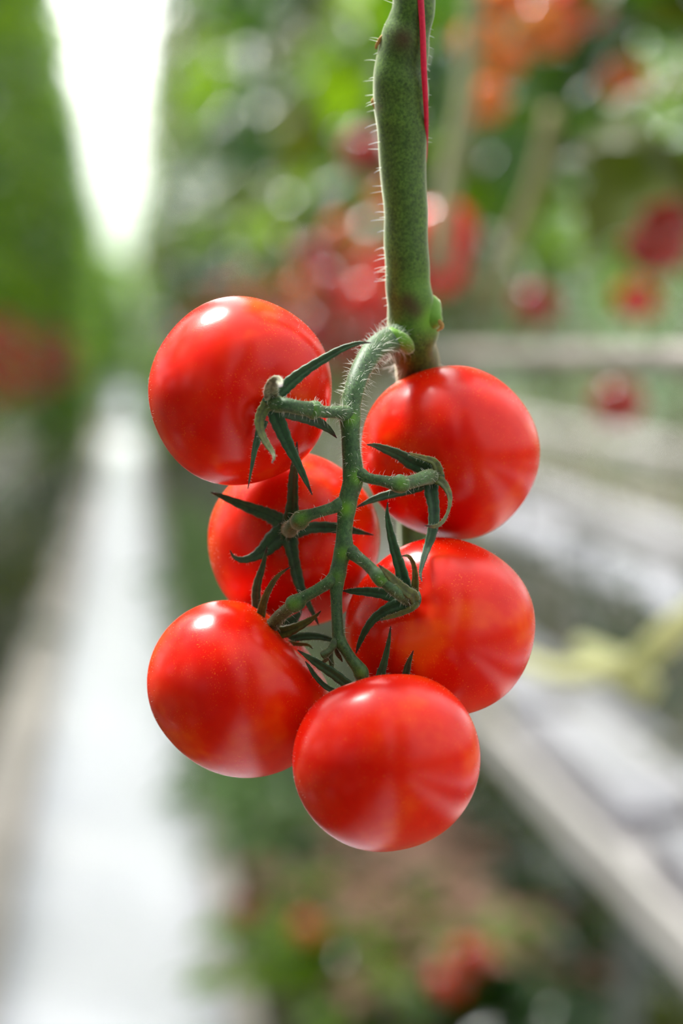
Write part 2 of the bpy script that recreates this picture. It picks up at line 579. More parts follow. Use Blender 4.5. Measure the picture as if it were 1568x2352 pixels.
def sepal_geo(key, pts, d0, d1, tilt):
    pts = np.array(pts, float)
    n = len(pts)
    t = np.linspace(0, 1, n)
    d = d0 + (d1 - d0) * t ** 1.3
    q = np.column_stack([pts, d])
    q = spline(q, 8)
    skip = {'E': ('E', 'G'), 'G': ('G', 'E', 'C')}.get(key, ('E', 'G') if key == 'C' else ('G',))
    C, Wd = [], []
    dd = q[:, 3].copy()
    for i in range(len(q)):
        fr = front(q[i, 0], q[i, 1], skip)
        if fr < 2:
            dd[i] = min(dd[i], fr - .0012)
    for _ in range(6):  # smooth the clamp
        dd[1:-1] = np.minimum(dd[1:-1], (dd[:-2] + dd[1:-1] * 2 + dd[2:]) / 4 + 1e-5)
    C = np.array([P(q[i, 0], q[i, 1], dd[i]) for i in range(len(q))])
    wid = np.maximum(q[:, 2], 1.2) * dd / FPX
    T = np.gradient(C, axis=0)
    T /= np.linalg.norm(T, axis=1)[:, None]
    side = np.cross(T, -F)
    side /= np.linalg.norm(side, axis=1)[:, None]
    nrm = np.cross(side, T)
    ca, sa = math.cos(tilt * .45), math.sin(tilt * .45)
    side, nrm = side * ca + nrm * sa, nrm * ca - side * sa
    wid = wid / max(.55, abs(ca))
    prof = [(-1, .12), (-.72, .30), (-.32, .22), (0, .06), (.32, .22), (.72, .30), (1, .12), (.6, -.16), (0, -.34), (-.6, -.16)]
    V, UV = [], []
    L = np.linspace(0, 1, len(C))
    for i in range(len(C)):
        w = wid[i] / 2
        wob = 1 + .05 * math.sin(i * 1.3 + tilt * 9)
        for (a, b) in prof:
            V.append(C[i] + side[i] * a * w * wob + nrm[i] * b * max(w * .75, .00015))
            UV.append((L[i], .5 + a * .5))
    k = len(prof)
    f = []
    for i in range(len(C) - 1):
        for j in range(k):
            j2 = (j + 1) % k
            f.append((i * k + j, i * k + j2, (i + 1) * k + j2, (i + 1) * k + j))
    f.append(tuple(range(k)))
    f.append(tuple((len(C) - 1) * k + j for j in reversed(range(k))))
    # fuzz along both edges
    idx = rng.integers(2, len(C) - 1, 60)
    sg = rng.choice([-1, 1], 60)
    hp = C[idx] + side[idx] * (sg * wid[idx] * .48)[:, None]
    hn = side[idx] * sg[:, None] + nrm[idx] * rng.normal(0, .6, 60)[:, None]
    hn /= np.linalg.norm(hn, axis=1)[:, None]
    return np.array(V), f, np.array(UV), (hp, hn)


LABELS = {
    'A': 'ripe red tomato highest on the truss, below left of the thick stem, with a long leafy calyx tip pointing at the stem',
    'B': 'ripe red tomato hiding the lower end of the thick stem, upper right of the truss',
    'C': 'ripe red tomato in the middle, furthest back, its star-shaped green calyx facing forward',
    'D': 'ripe red tomato on the lower right, its calyx on the upper left shoulder',
    'E': 'ripe red tomato on the lower left of the truss, white shine on top',
    'G': 'ripe red tomato at the very bottom of the truss, overlapping its neighbours',
}
LABELS['A'] = 'ripe red tomato at the top left of the truss, highest of the six'
STALK = {
    'A': [(716, 941, .8335, 38), (705, 938, .832, 34), (684, 936, .830, 32), (660, 931, .829, 33), (645, 929, .830, 36), (630, 927, .834, 40)],
    'B': [(921, 1111, .845, 38), (935, 1109, .847, 31), (957, 1103, .851, 30), (975, 1097, .856, 33), (990, 1094, .862, 36)],
    'C': [(690, 1196, .852, 30), (680, 1202, .856, 34), (672, 1209, .860, 35), (666, 1214, .866, 37), (663, 1217, .874, 40)],
    'D': [(880, 1334, .832, 30), (890, 1344, .832, 26), (901, 1353, .833, 26), (918, 1365, .836, 27), (934, 1375, .841, 32), (942, 1379, .846, 34)],
    'E': [(672, 1390, .849, 32), (662, 1398, .851, 29), (645, 1413, .856, 30), (630, 1430, .861, 31), (616, 1446, .867, 32), (610, 1458, .873, 32)],
    'G': [(830, 1551, .8455, 30), (833, 1562, .847, 29), (838, 1578, .849, 30), (842, 1596, .852, 34)],
}
stalk_tubes = []
for i, key in enumerate('ABCDEG'):
    b = bodies[key]
    root = empty('tomato', b['c'])
    tag(root, LABELS[key], 'tomato', 'ripe tomatoes on the truss')
    child(root, 'fruit', b['V'], b['f'], tomato_mat('tomato_skin', i * 3.1 + 1, .5))
    cx, cy, dc = CALYX[key]
    # calyx disc
    c0 = P(cx, cy, dc)
    ax = TOM[key]['ax']
    axw = ax[0] * R + ax[1] * U - ax[2] * F
    axw /= np.linalg.norm(axw)
    tb = Tube([c0 - axw * .0020, c0 - axw * .0012, c0 - axw * .0003, c0 + axw * .0006, c0 + axw * .0012], [.0016, .0040, .0042, .0034, .0016], seg=20, ref=np.cross(axw, R + .3 * U), lump=.05)
    cal = child(root, 'calyx', tb.v, tb.f, M['sepal_olive'] if key in 'E' else M['sepal'], uvs=np.full((len(tb.v), 2), .3))
    hs = []
    for (pts, d0, d1, mt, tilt) in SEP[key]:
        v, f, uv, (hp, hn) = sepal_geo(key, pts, d0, d1, tilt)
        child(cal, 'sepal', v, f, M[mt], uvs=uv)
        hs.append(hairs_geo(hp, hn, rng.uniform(.0004, .0012, len(hp)), .000020, segs=2))
    hair_part(cal, hs)
    q = np.array(STALK[key], float)
    q = spline(q, 6)
    tb = Tube([P(a[0], a[1], a[2]) for a in q], q[:, 3] * q[:, 2] / FPX / 2, seg=24)
    st = child(root, 'fruit_stalk', tb.v, tb.f, M['truss'], attrs=dict(lime=np.zeros(len(tb.v)), brown=np.zeros(len(tb.v))))
    p, n, _ = tb.sample(2600)
    p2, n2, _ = tb.sample(60)
    hair_part(st, [hairs_geo(p, n, rng.uniform(.00018, .00040, len(p)), .000032, segs=1)], 'fuzz', M['fuzz'])
    hair_part(st, [hairs_geo(p2, n2, rng.uniform(.0008, .002, len(p2)), .00005, segs=3)])
    # downy skin hairs around the upper shoulders
    V = b['V']
    up = (V - b['c']) @ np.array([0, 0, 1.0]) / b['r']
    side_ = np.abs((V - b['c']) @ F) / b['r']
    cand = np.where((up > -.35) & (side_ < .45))[0]
    pick = rng.choice(cand, 700)
    nn = (V[pick] - b['c'])
    nn /= np.linalg.norm(nn, axis=1)[:, None]
    jit = rng.normal(0, .0012, (len(pick), 3))
    jit -= nn * np.sum(jit * nn, axis=1)[:, None]
    hair_part(root.children[0], [hairs_geo(V[pick] + jit - nn * .0001, nn, rng.uniform(.00025, .0005, len(pick)), .000030, segs=1)])

# ------------------------------------------------------------------ the vine in focus
vine = empty('tomato_plant', P(950, 775, .885))
tag(vine, 'thick hairy green tomato stem in sharp focus carrying the fruit truss', 'plant')
stem_pts = [(948, -260, .868, 98), (952, -120, .870, 99), (951, 0, .872, 99), (941, 50, .873, 101), (930, 95, .874, 113), (921, 153, .876, 122), (920, 210, .877, 129), (922, 262, .878, 121), (924, 330, .879, 112),
            (929, 450, .881, 103), (932, 527, .882, 101), (934, 600, .883, 101), (937, 655, .885, 103), (943, 700, .887, 110), (948, 745, .890, 118), (946, 785, .893, 110), (953, 815, .899, 104), (961, 850, .908, 105), (965, 900, .925, 104),
            (962, 1000, .948, 92), (955, 1130, .962, 80), (952, 1260, .975, 72), (960, 1400, 1.02, 64), (1000, 1560, 1.25, 50), (1050, 1700, 2.1, 34)]
q = spline(stem_pts, 10)
tb = Tube([P(a[0], a[1], a[2]) for a in q], q[:, 3] * q[:, 2] / FPX / 2, seg=40, lump=.018)
_, vy, _ = proj(tb.v)
vx, _, _ = proj(tb.v)
dist = lambda x, y, s: np.exp(-(((vx - x) ** 2 + (vy - y) ** 2) / s ** 2))
nf = ((tb.v - tb.v.mean(0)) @ F) < 9
lime = .9 * dist(985, 735, 34) + .9 * dist(905, 765, 24) + .35 * dist(960, 660, 40)
brown = .85 * dist(925, 90, 26) + .8 * dist(935, 690, 22) + .7 * dist(955, 715, 20) + .6 * dist(868, 248, 10)
stem_o = child(vine, 'main_stem', tb.v, tb.f, M['stem'], attrs=dict(lime=np.clip(lime, 0, 1), brown=np.clip(brown, 0, 1)))
stem_tb = tb
p, n, _ = tb.sample(26000)
vis = (proj(p)[1] < 1000)
hair_part(stem_o, [hairs_geo(p[vis], n[vis], rng.uniform(.00018, .00040, vis.sum()), .000032, segs=1)], 'fuzz', M['fuzz'])
HS = []
p, n, _ = tb.sample(3600, .38)
x_, y_, _ = proj(p)
left = (n @ R) < 0
keep = (y_ > -60) & (y_ < 900) & (rng.random(len(p)) < np.where(left, .62, .25))
p, n, left = p[keep], n[keep], left[keep]
ln = np.where(left, rng.uniform(.0015, .0052, len(p)), rng.uniform(.0008, .0026, len(p)))
HS.append(hairs_geo(p, n, ln, .00011, droop=.3, segs=5, jitter=.3))
hair_part(stem_o, HS)
# leaf scar on the right with a knobbly shoulder, small wounds on the left edge
for nm, pts, mt in (('leaf_scar', [(958, 690, .892, 60), (972, 706, .889, 70), (985, 722, .887, 66), (998, 736, .886, 50), (1010, 744, .886, 24)], 'stem'),
                    ('side_bud', [(940, 800, .886, 30), (925, 786, .880, 36), (908, 772, .8765, 34), (893, 760, .8775, 24)], 'stem')):
    q = spline(pts, 6)
    t2 = Tube([P(a[0], a[1], a[2]) for a in q], q[:, 3] * q[:, 2] / FPX / 2, seg=24, lump=.07)
    child(stem_o, nm, t2.v, t2.f, M[mt], attrs=dict(lime=np.full(len(t2.v), .65), brown=np.zeros(len(t2.v))))
for pts in ([(1008, 735, .8805, 6), (1014, 745, .8805, 10), (1012, 752, .8805, 8), (1004, 760, .881, 5)], [(880, 80, .872, 5), (872, 90, .872, 9), (866, 100, .873, 9), (864, 112, .874, 5)], [(858, 225, .877, 5), (857, 234, .877, 9), (861, 245, .877, 9), (865, 258, .877, 4)]):
    q = spline(pts, 6)
    t2 = Tube([P(a[0], a[1], a[2]) for a in q], q[:, 3] * q[:, 2] / FPX / 2, seg=10, lump=.25)
    tag(child(stem_o, 'scar_tissue', t2.v, t2.f, M['scar']), 'corky brown scar')

# truss stem
ped = [(925, 772, .890, 70), (905, 778, .882, 64), (882, 787, .875, 58), (858, 805, .866, 52), (838, 832, .859, 50), (824, 862, .854, 48), (813, 895, .850, 47), (805, 930, .848, 48), (803, 960, .847, 50),
       (805, 1000, .846, 43), (806, 1040, .846, 43), (810, 1080, .846, 47), (810, 1105, .846, 47), (802, 1135, .846, 44), (796, 1165, .846, 45), (793, 1195, .846, 38), (790, 1230, .846, 37), (789, 1262, .846, 44), (781, 1290, .846, 37),
       (775, 1318, .846, 40), (773, 1340, .846, 35), (772, 1370, .8455, 27), (774, 1420, .845, 26), (776, 1455, .845, 28), (781, 1474, .845, 31), (791, 1490, .845, 26), (806, 1512, .845, 26), (820, 1530, .845, 30), (829, 1545, .8455, 36), (831, 1556, .846, 30)]
q = spline(ped, 8)
tb = Tube([P(a[0], a[1], a[2]) for a in q], q[:, 3] * q[:, 2] / FPX / 2, seg=28, lump=.02)
vx, vy, _ = proj(tb.v)
fr_ = ((tb.v - np.vstack([np.repeat(tb.c, 28, axis=0), tb.c[0], tb.c[-1]])) @ F) < 0
lime = (.9 * dist(805, 960, 15) + .9 * dist(822, 1097, 16) + .9 * dist(793, 1168, 15) + .7 * dist(789, 1272, 15) + .35 * dist(775, 1325, 14) + .4 * dist(829, 1545, 12)) * fr_  # lime on the facing side paints the bright glow of the nodes
truss = child(vine, 'truss_stem', tb.v, tb.f, M['truss'], attrs=dict(lime=np.clip(lime, 0, 1), brown=np.zeros(len(tb.v))))
tubes = [tb]
PED = {
    'A': [(808, 950, .8475, 34), (797, 949, .8455, 37), (786, 948, .843, 34), (773, 947, .841, 29), (748, 946, .837, 27), (734, 944, .835, 30), (725, 942, .834, 42), (717, 941, .8335, 44), (710, 940, .833, 36)],
    'B': [(806, 1083, .8475, 34), (818, 1087, .8460, 36), (830, 1091, .8445, 31), (842, 1097, .843, 25), (860, 1101, .842, 24), (880, 1105, .842, 26), (900, 1109, .843, 31), (912, 1111, .844, 41), (922, 1111, .845, 43), (930, 1110, .846, 34)],
    'C': [(800, 1150, .8475, 32), (788, 1156, .846, 35), (776, 1161, .845, 32), (762, 1167, .8445, 27), (740, 1174, .844, 25), (715, 1181, .845, 26), (702, 1186, .846, 32), (692, 1192, .848, 42), (686, 1197, .851, 42), (681, 1201, .854, 32)],
    'D': [(785, 1254, .8475, 32), (796, 1262, .8465, 35), (807, 1269, .845, 35), (819, 1278, .843, 29), (839, 1294, .838, 26), (857, 1311, .835, 28), (868, 1322, .833, 35), (877, 1331, .832, 38), (884, 1338, .832, 31)],
    'E': [(783, 1306, .8475, 30), (775, 1317, .8465, 33), (765, 1329, .8455, 32), (754, 1339, .845, 28), (735, 1350, .846, 26), (717, 1361, .846, 26), (698, 1372, .847, 28), (685, 1381, .848, 38), (674, 1388, .849, 40), (666, 1394, .850, 32)],
}
for key, pts in PED.items():
    q = spline(pts, 7)
    t2 = Tube([P(a[0], a[1], a[2]) for a in q], q[:, 3] * q[:, 2] / FPX / 2, seg=24)
    kx, ky, kd, kw = max(pts[3:], key=lambda a: a[3])
    vx, vy, _ = proj(t2.v)
    lm = .55 * dist(kx, ky, 14)
    child(truss, 'pedicel', t2.v, t2.f, M['truss'], attrs=dict(lime=np.clip(lm, 0, 1), brown=np.zeros(len(t2.v))))
    tubes.append(t2)
# aborted side shoot at the end of the truss
for nm, pts, mt in (('pedicel', [(777, 1466, .845, 24), (768, 1478, .844, 19), (758, 1492, .8435, 17), (748, 1501, .843, 20), (740, 1507, .843, 18)], 'truss'),
                    ('withered_bud', [(760, 1498, .846, 10), (759, 1512, .846, 11), (761, 1527, .846, 11), (760, 1542, .846, 9)], 'truss'),
                    ('withered_bud', [(768, 1486, .847, 4), (774, 1499, .847, 9), (779, 1508, .847, 8), (786, 1520, .847, 2)], 'brown'),
                    ('withered_bud', [(752, 1512, .844, 8), (744, 1519, .844, 7), (737, 1524, .844, 3)], 'brown')):
    q = spline(pts, 6)
    t2 = Tube([P(a[0], a[1], a[2]) for a in q], q[:, 3] * q[:, 2] / FPX / 2, seg=16, lump=.1)
    child(truss, nm, t2.v, t2.f, M[mt], attrs=dict(lime=np.zeros(len(t2.v)), brown=np.full(len(t2.v), .25)))
    tubes.append(t2)
hf, hl = [], []
for k, t2 in enumerate(tubes):
    cnt = 15000 if k == 0 else (2600 if k < 6 else 500)
    p, n, _ = t2.sample(cnt)
    hf.append(hairs_geo(p, n, rng.uniform(.00018, .00040, len(p)), .000032, segs=1))
    p, n, _ = t2.sample(1100 if k == 0 else (150 if k < 6 else 30))
    x_, y_, _ = proj(p)
    up = np.clip((1250 - y_) / 450, .10, 1)
    keep = rng.random(len(p)) < up
    p, n, up = p[keep], n[keep], up[keep]
    hl.append(hairs_geo(p, n, rng.uniform(.0011, .0036, len(p)) * (.65 + .6 * up), .000058, droop=.35, segs=4))
hair_part(truss, hf, 'fuzz', M['fuzz'])
hair_part(truss, hl)

# red twine down the stem
q = spline([(958, -120, .8655, 15), (962, -40, .8650, 15), (966, 0, .8645, 15), (970, 64, .8650, 14), (973, 153, .8660, 14), (977, 230, .8690, 12), (979, 285, .8735, 10), (978, 332, .8790, 9), (974, 375, .8840, 9), (960, 420, .8910, 9)], 8)
t2 = Tube([P(a[0], a[1], a[2]) for a in q], q[:, 3] * q[:, 2] / FPX / 2, seg=14, lump=.02)
tw = mesh_obj('twine', t2.v, t2.f, M['twine'], origin=P(970, 64, .866))
tag(tw, 'thin red twine running down the right side of the thick green stem', 'twine')

# ------------------------------------------------------------------ greenhouse
M['leaf0'] = simple('leaf_green', (.009, .050, .002), (.045, .15, .004), 9, .22, trans=.40, spec=.5)
M['leaf1'] = simple('leaf_olive', (.026, .048, .001), (.095, .125, .003), 9, .24, trans=.40, spec=.5)
M['leaf2'] = simple('leaf_deep', (.004, .024, .003), (.020, .078, .009), 9, .20, trans=.28, spec=.5)
M['leaf3'] = simple('leaf_lime', (.05, .16, .003), (.19, .34, .006), 9, .42, trans=.4, spec=.3)
M['litgreen'] = simple('ground_leaf', (.06, .16, .03), (.20, .32, .12), 9, .5, trans=.3, spec=.3)
M['drycol'] = simple('dry_leaf', (.22, .12, .08), (.48, .30, .22), 12, .8, trans=.2)
M['vinecol'] = simple('bare_vine', (.10, .12, .04), (.28, .25, .12), 14, .6)
M['paleleaf'] = simple('pale_leaf', (.35, .38, .18), (.62, .62, .36), 14, .6, trans=.3)
M['string'] = simple('crop_string', (.20, .21, .10), (.30, .30, .17), 30, .7)
M['white_film'] = simple('white_film', (.84, .86, .97), (.90, .91, .98), 2.2, .42, spec=.4, bump=(5, .5, .03))
M['white_metal'] = simple('white_coated_metal', (.52, .49, .48), (.62, .59, .58), 3, .4)
M['pipecol'] = simple('grey_beige_pipe', (.30, .26, .24), (.38, .34, .31), 6, .5)
M['legcol'] = simple('galvanised_leg', (.16, .18, .17), (.22, .24, .22), 6, .5)
M['film_dimmed'] = simple('dimmed_white_film', (.36, .36, .42), (.48, .48, .53), 2.5, .5)  # same white film, colour greyed to hold down sunlit glare on side aisles
M['slab_film'] = simple('slab_film', (.30, .30, .34), (.38, .37, .42), 5, .35, bump=(14, .5, .01))
M['edging'] = simple('kerb_concrete', (.42, .38, .35), (.54, .50, .46), 6, .8)
M['soil'] = simple('ground_soil', (.025, .034, .014), (.09, .075, .04), 3.5, .9)
M['panel'] = simple('end_panel', (.35, .38, .44), (.42, .45, .50), 1, .5)
M['dark'] = simple('dark_rail', (.03, .035, .035), None, 1, .6)
M['bgred'] = tomato_mat('row_tomato_red', 40, .3, 0)
M['bgdark'] = simple('row_tomato_deep_red', (.28, .006, .002), (.40, .02, .003), 20, .11, spec=.6)
M['bgorange'] = simple('row_tomato_orange', (.72, .10, .006), (.62, .22, .01), 20, .11, spec=.6)
M['bgred'].node_tree.nodes['Principled BSDF'].inputs['Roughness'].default_value = .11
M['bgred'].node_tree.nodes['Principled BSDF'].inputs['Subsurface Weight'].default_value = 0
M['bgred'].node_tree.nodes['Principled BSDF'].inputs['Specular IOR Level'].default_value = .6


def box(v0, v1):
    x0, y0, z0 = v0
    x1, y1, z1 = v1
    V = [(x0, y0, z0), (x1, y0, z0), (x1, y1, z0), (x0, y1, z0), (x0, y0, z1), (x1, y0, z1), (x1, y1, z1), (x0, y1, z1)]
    f = [(0, 3, 2, 1), (4, 5, 6, 7), (0, 1, 5, 4), (1, 2, 6, 5), (2, 3, 7, 6), (3, 0, 4, 7)]
    return np.array(V, float), f


def join(parts):
    V, Fc, o = [], [], 0
    for v, f in parts:
        V.append(np.asarray(v))
        Fc += [tuple(i + o for i in q) for q in f]
        o += len(v)
    return np.vstack(V), Fc


Y0, Y1 = -8.0, 43.0
v, f = box((-8, -9, -.10), (12, 96, 0))
tag(mesh_obj('floor', v, f, M['soil'], smooth=False), 'dark soil ground under the crop rows', kind='structure')


def sheet(x0, x1, y0, y1, z, nx, ny, amp):
    xs = np.linspace(x0, x1, nx)
    ys = np.linspace(y0, y1, ny)
    V = np.array([(x, y, z + amp * math.sin(y * 4.1 + x * 9) * math.sin(y * 1.7 + x * 3) + random.uniform(-amp, amp) * .5) for y in ys for x in xs])
    fs = [(j * nx + i, j * nx + i + 1, (j + 1) * nx + i + 1, (j + 1) * nx + i) for j in range(ny - 1) for i in range(nx - 1)]
    o = len(V)
    Vb = V.copy()
    Vb[:, 2] = 0.001
    fs += [(o + q[3], o + q[2], o + q[1], o + q[0]) for q in fs[:]]
    for j in range(ny - 1):
        fs += [(j * nx, (j + 1) * nx, o + (j + 1) * nx, o + j * nx), ((j + 1) * nx - 1, o + (j + 1) * nx - 1, o + (j + 2) * nx - 1, (j + 2) * nx - 1)]
    return np.vstack([V, Vb]), fs


v, f = sheet(-.31, .218, Y0, Y1 - .3, .030, 6, 260, .006)
tag(mesh_obj('path', v, f, M['white_film']), 'white sheeted aisle between the crop rows', kind='structure')
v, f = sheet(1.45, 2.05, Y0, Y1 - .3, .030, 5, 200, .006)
tag(mesh_obj('path', v, f, M['film_dimmed']), 'white sheeted aisle behind the right crop row', kind='structure')
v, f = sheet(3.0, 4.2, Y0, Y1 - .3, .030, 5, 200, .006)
tag(mesh_obj('path', v, f, M['film_dimmed']), 'furthest white sheeted aisle on the right', kind='structure')
for nm, x0, x1 in (('trim_right', .220, .285), ('trim_left', -.50, -.312)):
    v, f = box((x0, Y0, .001), (x1, Y1, .045))
    tag(mesh_obj(nm, v, f, M['edging'], smooth=False), 'grey beige concrete edging strip along the white aisle', kind='structure')
# end wall: panel, rail, posts, cross path
v, f = sheet(-.31, .218, 50, 81, .03, 5, 80, .006)
tag(mesh_obj('path', v, f, M['panel']), 'blue grey sheeted aisle beyond the cross path', kind='structure')
v, f = box((-8, 82, 0), (12, 82.15, .5))
tag(mesh_obj('wall_end', v, f, M['panel'], smooth=False), 'blue grey low end wall', kind='structure')
v, f = box((-8, 81.9, .51), (12, 82.2, 1.1))
tag(mesh_obj('trim_1', v, f, M['dark'], smooth=False), 'dark rail on the end wall', kind='structure')


def gutter(x0, x1, z0, z1, label, y0=Y0, y1=Y1, group=None):
    """folded sheet metal trough: outer walls, rolled lips, recessed floor, brackets below"""
    t = .004
    xm = (x0 + x1) / 2
    prof = [(x0 + .02, z0), (x1 - .02, z0), (x1, z0 + .03), (x1, z1), (x1 + .012, z1), (x1 + .012, z1 + .006), (x1 - t, z1 + .006), (x1 - t, z0 + .06), (xm + .02, z0 + .052), (xm - .02, z0 + .052),
            (x0 + t, z0 + .06), (x0 + t, z1 + .006), (x0 - .012, z1 + .006), (x0 - .012, z1), (x0, z1), (x0, z0 + .03)]
    k = len(prof)
    ys = np.linspace(y0, y1, 26)
    V = np.array([(px, y, pz) for y in ys for (px, pz) in prof])
    f = [(i * k + j, i * k + (j + 1) % k, (i + 1) * k + (j + 1) % k, (i + 1) * k + j) for i in range(len(ys) - 1) for j in range(k)]
    f.append(tuple(range(k)))
    f.append(tuple((len(ys) - 1) * k + j for j in range(k - 1, -1, -1)))
    root = empty('growing_gutter', (xm, y0, 0))
    tag(root, label, 'gutter', group)
    child(root, 'trough', V, f, M['white_metal'], smooth=False)
    for y in np.arange(4.1, y1 - 2, 2.5):
        parts = [box((x0 + .01, y - .02, z0 - .03), (x1 - .01, y + .02, z0)), box((xm - .018, y - .018, 0), (xm + .018, y + .018, z0 - .03)), box((xm - .09, y - .06, 0), (xm + .09, y + .06, .015))]
        v, ff = join(parts)
        child(root, 'support_leg', v, ff, M['legcol'], smooth=False)
    return root


gutter(.75, .985, .625, .725, 'long white growing gutter beside the aisle on the right, lowest and nearest of the troughs')
gutter(-1.13, -.88, .625, .725, 'long pale growing gutter left of the white aisle')
gutter(2.15, 2.40, .625, .725, 'pale growing gutter behind the second white aisle on the right')
gutter(4.3, 4.55, .625, .725, 'furthest pale growing gutter on the right')


def slab_geo():
    L, w, h = 1.0, .15, .075
    xs, ys = 12, 24
    V, n = [], 0
    prof = []
    for a in np.linspace(0, 2 * math.pi, 20, endpoint=False):
        c, s = math.cos(a), math.sin(a)
        prof.append((abs(c) ** .35 * math.copysign(1, c) * w / 2, abs(s) ** .45 * math.copysign(1, s) * h / 2 + h / 2))
    for j, t in enumerate(np.linspace(0, 1, ys)):
        e = min(1, math.sin(math.pi * min(max(t, .012), .988)) * 3.2) ** .45
        for (px, pz) in prof:
            V.append((px * (.75 + .25 * e), t * L, pz * (.25 + .75 * e) + .003 * math.sin(t * 40 + px * 30)))
    k = len(prof)
    f = [(i * k + j, i * k + (j + 1) % k, (i + 1) * k + (j + 1) % k, (i + 1) * k + j) for i in range(ys - 1) for j in range(k)]
    f.append(tuple(range(k)))
    f.append(tuple((ys - 1) * k + j for j in range(k - 1, -1, -1)))
    return np.array(V), f


sv, sf = slab_geo()
slab0 = None
for gx, z, grp, y00, y11 in ((.88, .686, 'substrate slabs in the right gutter', 2.75, 30), (-1.005, .686, 'substrate slabs in the left gutter', 8.0, 30), (2.275, .686, 'substrate slabs in the gutter behind the second aisle', 5.0, 30)):
    y = y00
    first = True
    while y < y11:
        if slab0 is None:
            o = mesh_obj('substrate_slab', sv, sf, M['slab_film'])
            slab0 = o
        else:
            o = slab0.copy()
            COL.objects.link(o)
        o.location = (gx, y, z)
        if gx == .88 and y < 3:
            tag(o, 'white wrapped substrate slab in the right gutter, at the lower right corner', 'slab', grp)
        elif gx == .88 and y < 4.1:
            tag(o, 'white wrapped substrate slab in the right gutter just past the first gap', 'slab', grp)
        else:
            tag(o, {.88: 'white wrapped substrate slab further along the right gutter', -1.005: 'white wrapped substrate slab lying in the left gutter', 2.275: 'white wrapped substrate slab in the gutter behind the second aisle'}[gx], 'slab', grp)
        y += 1.22

# pipe at eye height along the right row
q = np.array([(.52, y, 1.492) for y in np.linspace(2.0, Y1, 30)])
t2 = Tube(q, np.full(30, .0135), seg=20, ref=np.array([0, 0, 1.0]), lump=0)
tag(mesh_obj('growing_pipe', t2.v, t2.f, M['pipecol'], origin=(.52, 1.5, 1.492)), 'straight pale pipe running at eye height along the right row', 'pipe')


# ---- foliage
def leaflet(L, w, nseg=7):
    V, f = [], []
    for i in range(nseg + 1):
        t = i / nseg
        ww = w * (math.sin(math.pi * min(1, t ** .75 * .98 + .02))) * (1 + .28 * math.cos(t * 17))
        z = -.22 * L * t * t
        V += [(-ww, t * L, z + ww * .25 + .02 * L * math.sin(t * 14)), (0, t * L, z), (ww, t * L, z + ww * .25 - .02 * L * math.sin(t * 14))]
    for i in range(nseg):
        a = i * 3
        f += [(a, a + 1, a + 4, a + 3), (a + 1, a + 2, a + 5, a + 4)]
    return np.array(V), f


def rotm(ax, a):
    return np.array(Matrix.Rotation(a, 3, ax))


def compound(L=.30):
    parts = []
    n = 3
    for i in range(n):
        t = (i + 1) / (n + .6)
        for s in (-1, 1):
            l = L * random.uniform(.30, .42) * (1 - .25 * abs(t - .5))
            v, f = leaflet(l, l * .27)
            v = v @ rotm('Y', random.uniform(-.5, .5)).T @ rotm('X', random.uniform(-.5, .2)).T @ rotm('Z', s * random.uniform(-1.35, -.9)).T
            v = v + np.array([0, t * L, -.25 * L * t * t])
            parts.append((v, f))
    l = L * .42
    v, f = leaflet(l, l * .30)
    v = v @ rotm('X', -.4).T + np.array([0, L * .85, -.25 * L * .72])
    parts.append((v, f))
    # midrib
    ys = np.linspace(0, L * .9, 5)
    V, fs = [], []
    for y in ys:
        z = -.25 * L * (y / L) ** 2
        V += [(-.0025, y, z), (0.0025, y, z), (0, y, z - .004)]
    for i in range(4):
        for j in range(3):
            fs.append((i * 3 + j, i * 3 + (j + 1) % 3, (i + 1) * 3 + (j + 1) % 3, (i + 1) * 3 + j))
    parts.append((np.array(V), fs))
    return join(parts)


LEAVES = [compound(random.uniform(.26, .34)) for _ in range(6)]


def canopy(n, z0, z1, rad, seed):
    random.seed(seed)
    parts = []
    for i in range(n):
        v, f = random.choice(LEAVES)
        az = random.uniform(0, 2 * math.pi)
        s = random.uniform(.75, 1.2) * rad / .42
        z = z0 + (z1 - z0) * (i + random.random()) / n
        m = rotm('Z', az) @ rotm('X', random.uniform(-.7, .35)) @ rotm('Y', random.uniform(-.5, .5))
        base = rotm('Z', az) @ np.array([0, random.uniform(.02, .16), 0])
        parts.append((v @ m.T * s + base + np.array([0, 0, z]), f))
    return join(parts)


def canopy_mesh(name, n, z0, z1, rad, seed, mat):
    v, f = canopy(n, z0, z1, rad, seed)
    me = bpy.data.meshes.new(name)
    me.from_pydata(v.tolist(), [], f)
    me.polygons.foreach_set('use_smooth', [True] * len(me.polygons))
    me.materials.append(M[mat])
    return me


LF = ['leaf0', 'leaf1', 'leaf2', 'leaf1', 'leaf3']
CAN = [canopy_mesh('foliage', 66, 1.84, 4.4, .42, 100 + i, LF[i]) for i in range(5)]


def vine_mesh(seed, high=False):
    random.seed(seed)
    parts = []
    for k in range(2):
        pts = [(random.uniform(-.03, .03), -.5 * (1 - k) + random.uniform(-.1, .1), .72), (random.uniform(-.06, .06), random.uniform(-.25, .1), .95), (random.uniform(-.06, .06), random.uniform(-.1, .1), 1.3), (0, 0, 1.9), (random.uniform(-.04, .04), 0, 4.0)]
        pts = pts[3:] if high else pts
        q = spline(pts, 6)
        t = Tube(q, np.linspace(.009, .006, len(q)), seg=8, ref=np.array([1.0, .1, 0]), lump=.03)
        parts.append((t.v, t.f))
    v, f = join(parts)
    me = bpy.data.meshes.new('stem')
    me.from_pydata(v.tolist(), [], f)
    me.polygons.foreach_set('use_smooth', [True] * len(me.polygons))
    me.materials.append(M['vinecol'])
    return me


